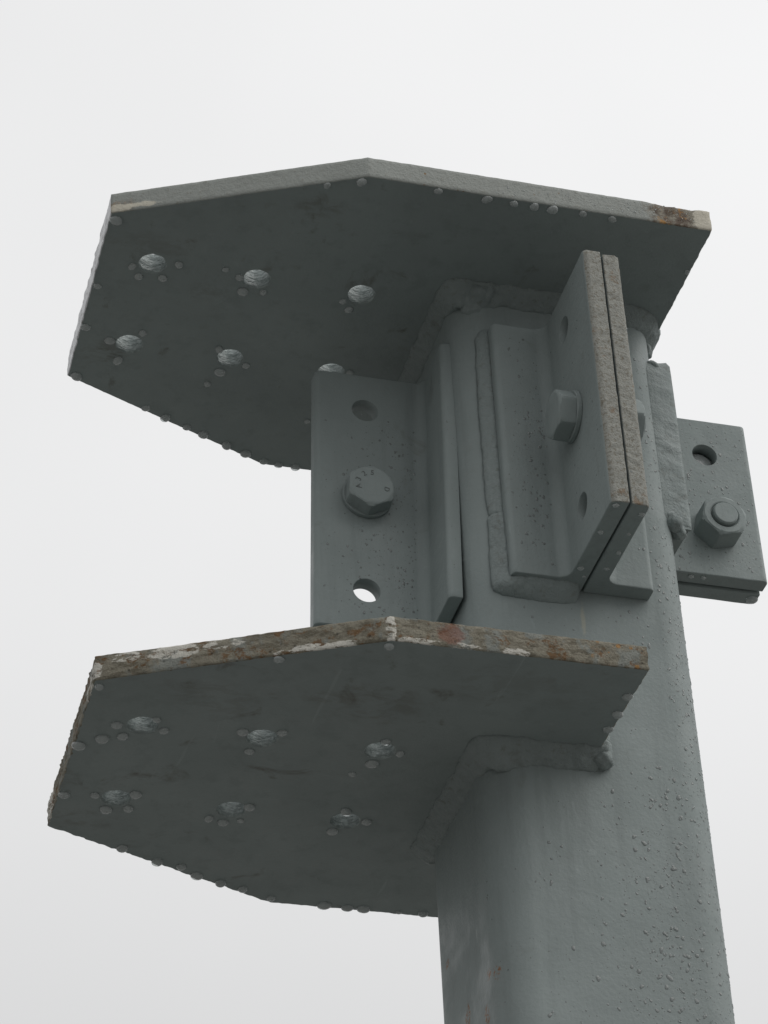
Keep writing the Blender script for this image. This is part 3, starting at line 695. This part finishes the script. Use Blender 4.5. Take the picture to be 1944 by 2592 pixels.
# countless small droplets lying on the faces: one object
def droplets(name, patches, label):
    vs, fs = [], []
    n = 9; rws = ((1.0, -.12), (1.0, .10), (.88, .42), (.60, .74), (.25, .93))
    for origin, U, V, Nn, lu, lv, count, dens, rmin, rmax in patches:
        origin, U, V, Nn = Vector(origin), Vector(U), Vector(V), Vector(Nn); made = 0; tries = 0
        while made < count and tries < count*8:
            tries += 1; a, b = random.random(), random.random()
            if random.random() > dens(a, b): continue
            made += 1
            r = .66*rmin*(rmax/rmin)**(random.random()**2.5)
            el = 1+.6*random.random()**2; sk = random.uniform(-.5, .5); h = r*random.uniform(.20, .33); ph = [random.random()*6.28 for _ in range(3)]
            if callable(getattr(origin, 'x', None)): pass
            c = origin+U*(a*lu)+V*(b*lv); base = len(vs)
            am = random.uniform(.08, .28)
            for rr, hh in rws:
                for i in range(n):
                    t = 2*math.pi*i/n; k = 1+am*math.sin(2*t+ph[0])+am*.7*math.sin(3*t+ph[1])
                    uu = math.cos(t)*r*rr*k; vv = math.sin(t)*r*rr*k*el; uu += sk*vv*.5
                    vv -= .15*r*hh
                    vs.append((c+U*uu+V*vv+Nn*(h*hh))*S)
            vs.append((c+Nn*h)*S); t0 = len(vs)-1
            for q in range(len(rws)-1):
                for i in range(n):
                    j = (i+1) % n; fs.append((base+q*n+i, base+q*n+j, base+(q+1)*n+j, base+(q+1)*n+i))
            for i in range(n): fs.append((base+(len(rws)-1)*n+i, base+(len(rws)-1)*n+(i+1) % n, t0))
            fs.append(tuple(base+n-1-i for i in range(n)))
    me = bpy.data.meshes.new(name); me.from_pydata([tuple(v) for v in vs], [], fs); me.materials.append(M_film)
    me.polygons.foreach_set('use_smooth', [True]*len(me.polygons)); me.update()
    o = bpy.data.objects.new(name, me); C.objects.link(o); tag(o, label, 'raindrops', None, 'stuff'); return o
def sst(x, a, b):
    t = max(0, min(1, (x-a)/(b-a))); return t*t*(3-2*t)
def arc_patches(cx, cy_, a0, a1, k, z0, z1, count, dens, rmin, rmax):
    P = []
    for i in range(k):
        a = a0+(a1-a0)*(i+.5)/k; nn = Vector((math.cos(a), math.sin(a), 0)); tt = Vector((-math.sin(a), math.cos(a), 0)); wd = RC*abs(a1-a0)/k
        P.append((Vector((cx+nn.x*RC, cy_+nn.y*RC, z0))-tt*wd/2, tt, (0, 0, 1), nn, wd, z1-z0, count//k, dens, rmin, rmax))
    return P
NW = 2*(AX-RC)
col_p = [((-AX+RC, YN, -150), (1, 0, 0), (0, 0, 1), (0, -1, 0), NW, 190, 900, lambda a, b: (.12+.9*sst(a, .25, .95))*(1-.93*sst(b, .62, .97)*(1-sst(a, .6, .95))), .35, 1.9),
         ((-AX+RC, YN, 57), (1, 0, 0), (0, 0, 1), (0, -1, 0), NW, 80, 90, lambda a, b: .35+.65*a, .35, 1.7),
         ((38, YN, 145), (1, 0, 0), (0, 0, 1), (0, -1, 0), 4, 150, 25, lambda a, b: 1, .3, 1.2)]
col_p += arc_patches(XR-RC, YN+RC, -math.pi/2, 0, 6, -150, 320, 1500, lambda a, b: 1-.6*sst(b, .8, 1), .3, 1.5)
col_p += arc_patches(XL+RC, YN+RC, -math.pi, -math.pi/2, 4, -150, 30, 26, lambda a, b: 1-sst(b, .6, .9), .35, 1.3)
droplets('rain_droplets', col_p, 'tiny raindrops speckling the face and right corner of the column')
droplets('rain_droplets', [((-41, YN-10.6, 150), (1, 0, 0), (0, 0, 1), (0, -1, 0), 24, 160, 260, lambda a, b: (.25+.75*a)*(1-.7*sst(b, .7, .95)), .3, 1.5),
                           ((-12.13, -68, 150), (0, -1, 0), (0, 0, 1), (-1, 0, 0), 62, 162, 110, lambda a, b: .3+.7*a, .3, 1.1),
                           ((14, YN-10.6, 150), (1, 0, 0), (0, 0, 1), (0, -1, 0), 20, 150, 50, lambda a, b: 1, .3, 1.5),
                           ((-12, -132.7, 150), (1, 0, 0), (0, 0, 1), (0, -1, 0), 21, 165, 30, lambda a, b: 1, .25, .7)], 'tiny raindrops on the near pair of angle brackets')
droplets('rain_droplets', [((-129, 0.0, 150), (1, 0, 0), (0, 0, 1), (0, -1, 0), 56, 140, 420, lambda a, b: (.25+.75*sst(a, .2, .7))*(1-.75*sst(b, .7, .95))*(0 if ((a*56-26)**2+(b*140-80)**2) < 230 or ((a*56-26)**2+(b*140-17)**2) < 90 else 1), .3, 1.25),
                           ((H1X-7.8, toe_y+4.8, 160), (1, 0, 0), (0, 0, 1), (0, -1, 0), 7, 150, 25, lambda a, b: 1, .25, .6)], 'tiny raindrops on the left angle bracket')
def d3(a, b):
    x, z = 72+a*60, 207+b*110
    if (x-104.9)**2+(z-293)**2 < 75 or (x-105)**2+(z-238)**2 < 200: return 0
    return 1
droplets('rain_droplets', [((72, -1.98, 207), (1, 0, 0), (0, 0, 1), (0, -1, 0), 60, 110, 430, d3, .35, 1.5)], 'tiny raindrops on the right angle bracket')
droplets('rain_droplets', [((-60, -130.45, Z1+1.5), (1, 0, 0), (0, 0, 1), (0, -1, 0), 120, T1-3, 130, lambda a, b: 1, .3, .95)], 'tiny raindrops on the near edge of the upper plate')

# ------------------------------------------------------------------ ground
bm = bmesh.new(); q = 300000
n = 24; ring0 = bm.verts.new((0, 0, 0)); prev = None
rr = [600, 3000, 15000, 80000, q]; rows = [[bm.verts.new((math.cos(2*math.pi*i/n)*r, math.sin(2*math.pi*i/n)*r, 0)) for i in range(n)] for r in rr]
for i in range(n):
    j = (i+1) % n; bm.faces.new((ring0, rows[0][i], rows[0][j]))
    for a, b in zip(rows, rows[1:]): bm.faces.new((a[i], b[i], b[j], a[j]))
for v in bm.verts: v.co.z = GROUND_Z
gr = link('ground', bm, M_ground); gr['kind'] = 'structure'
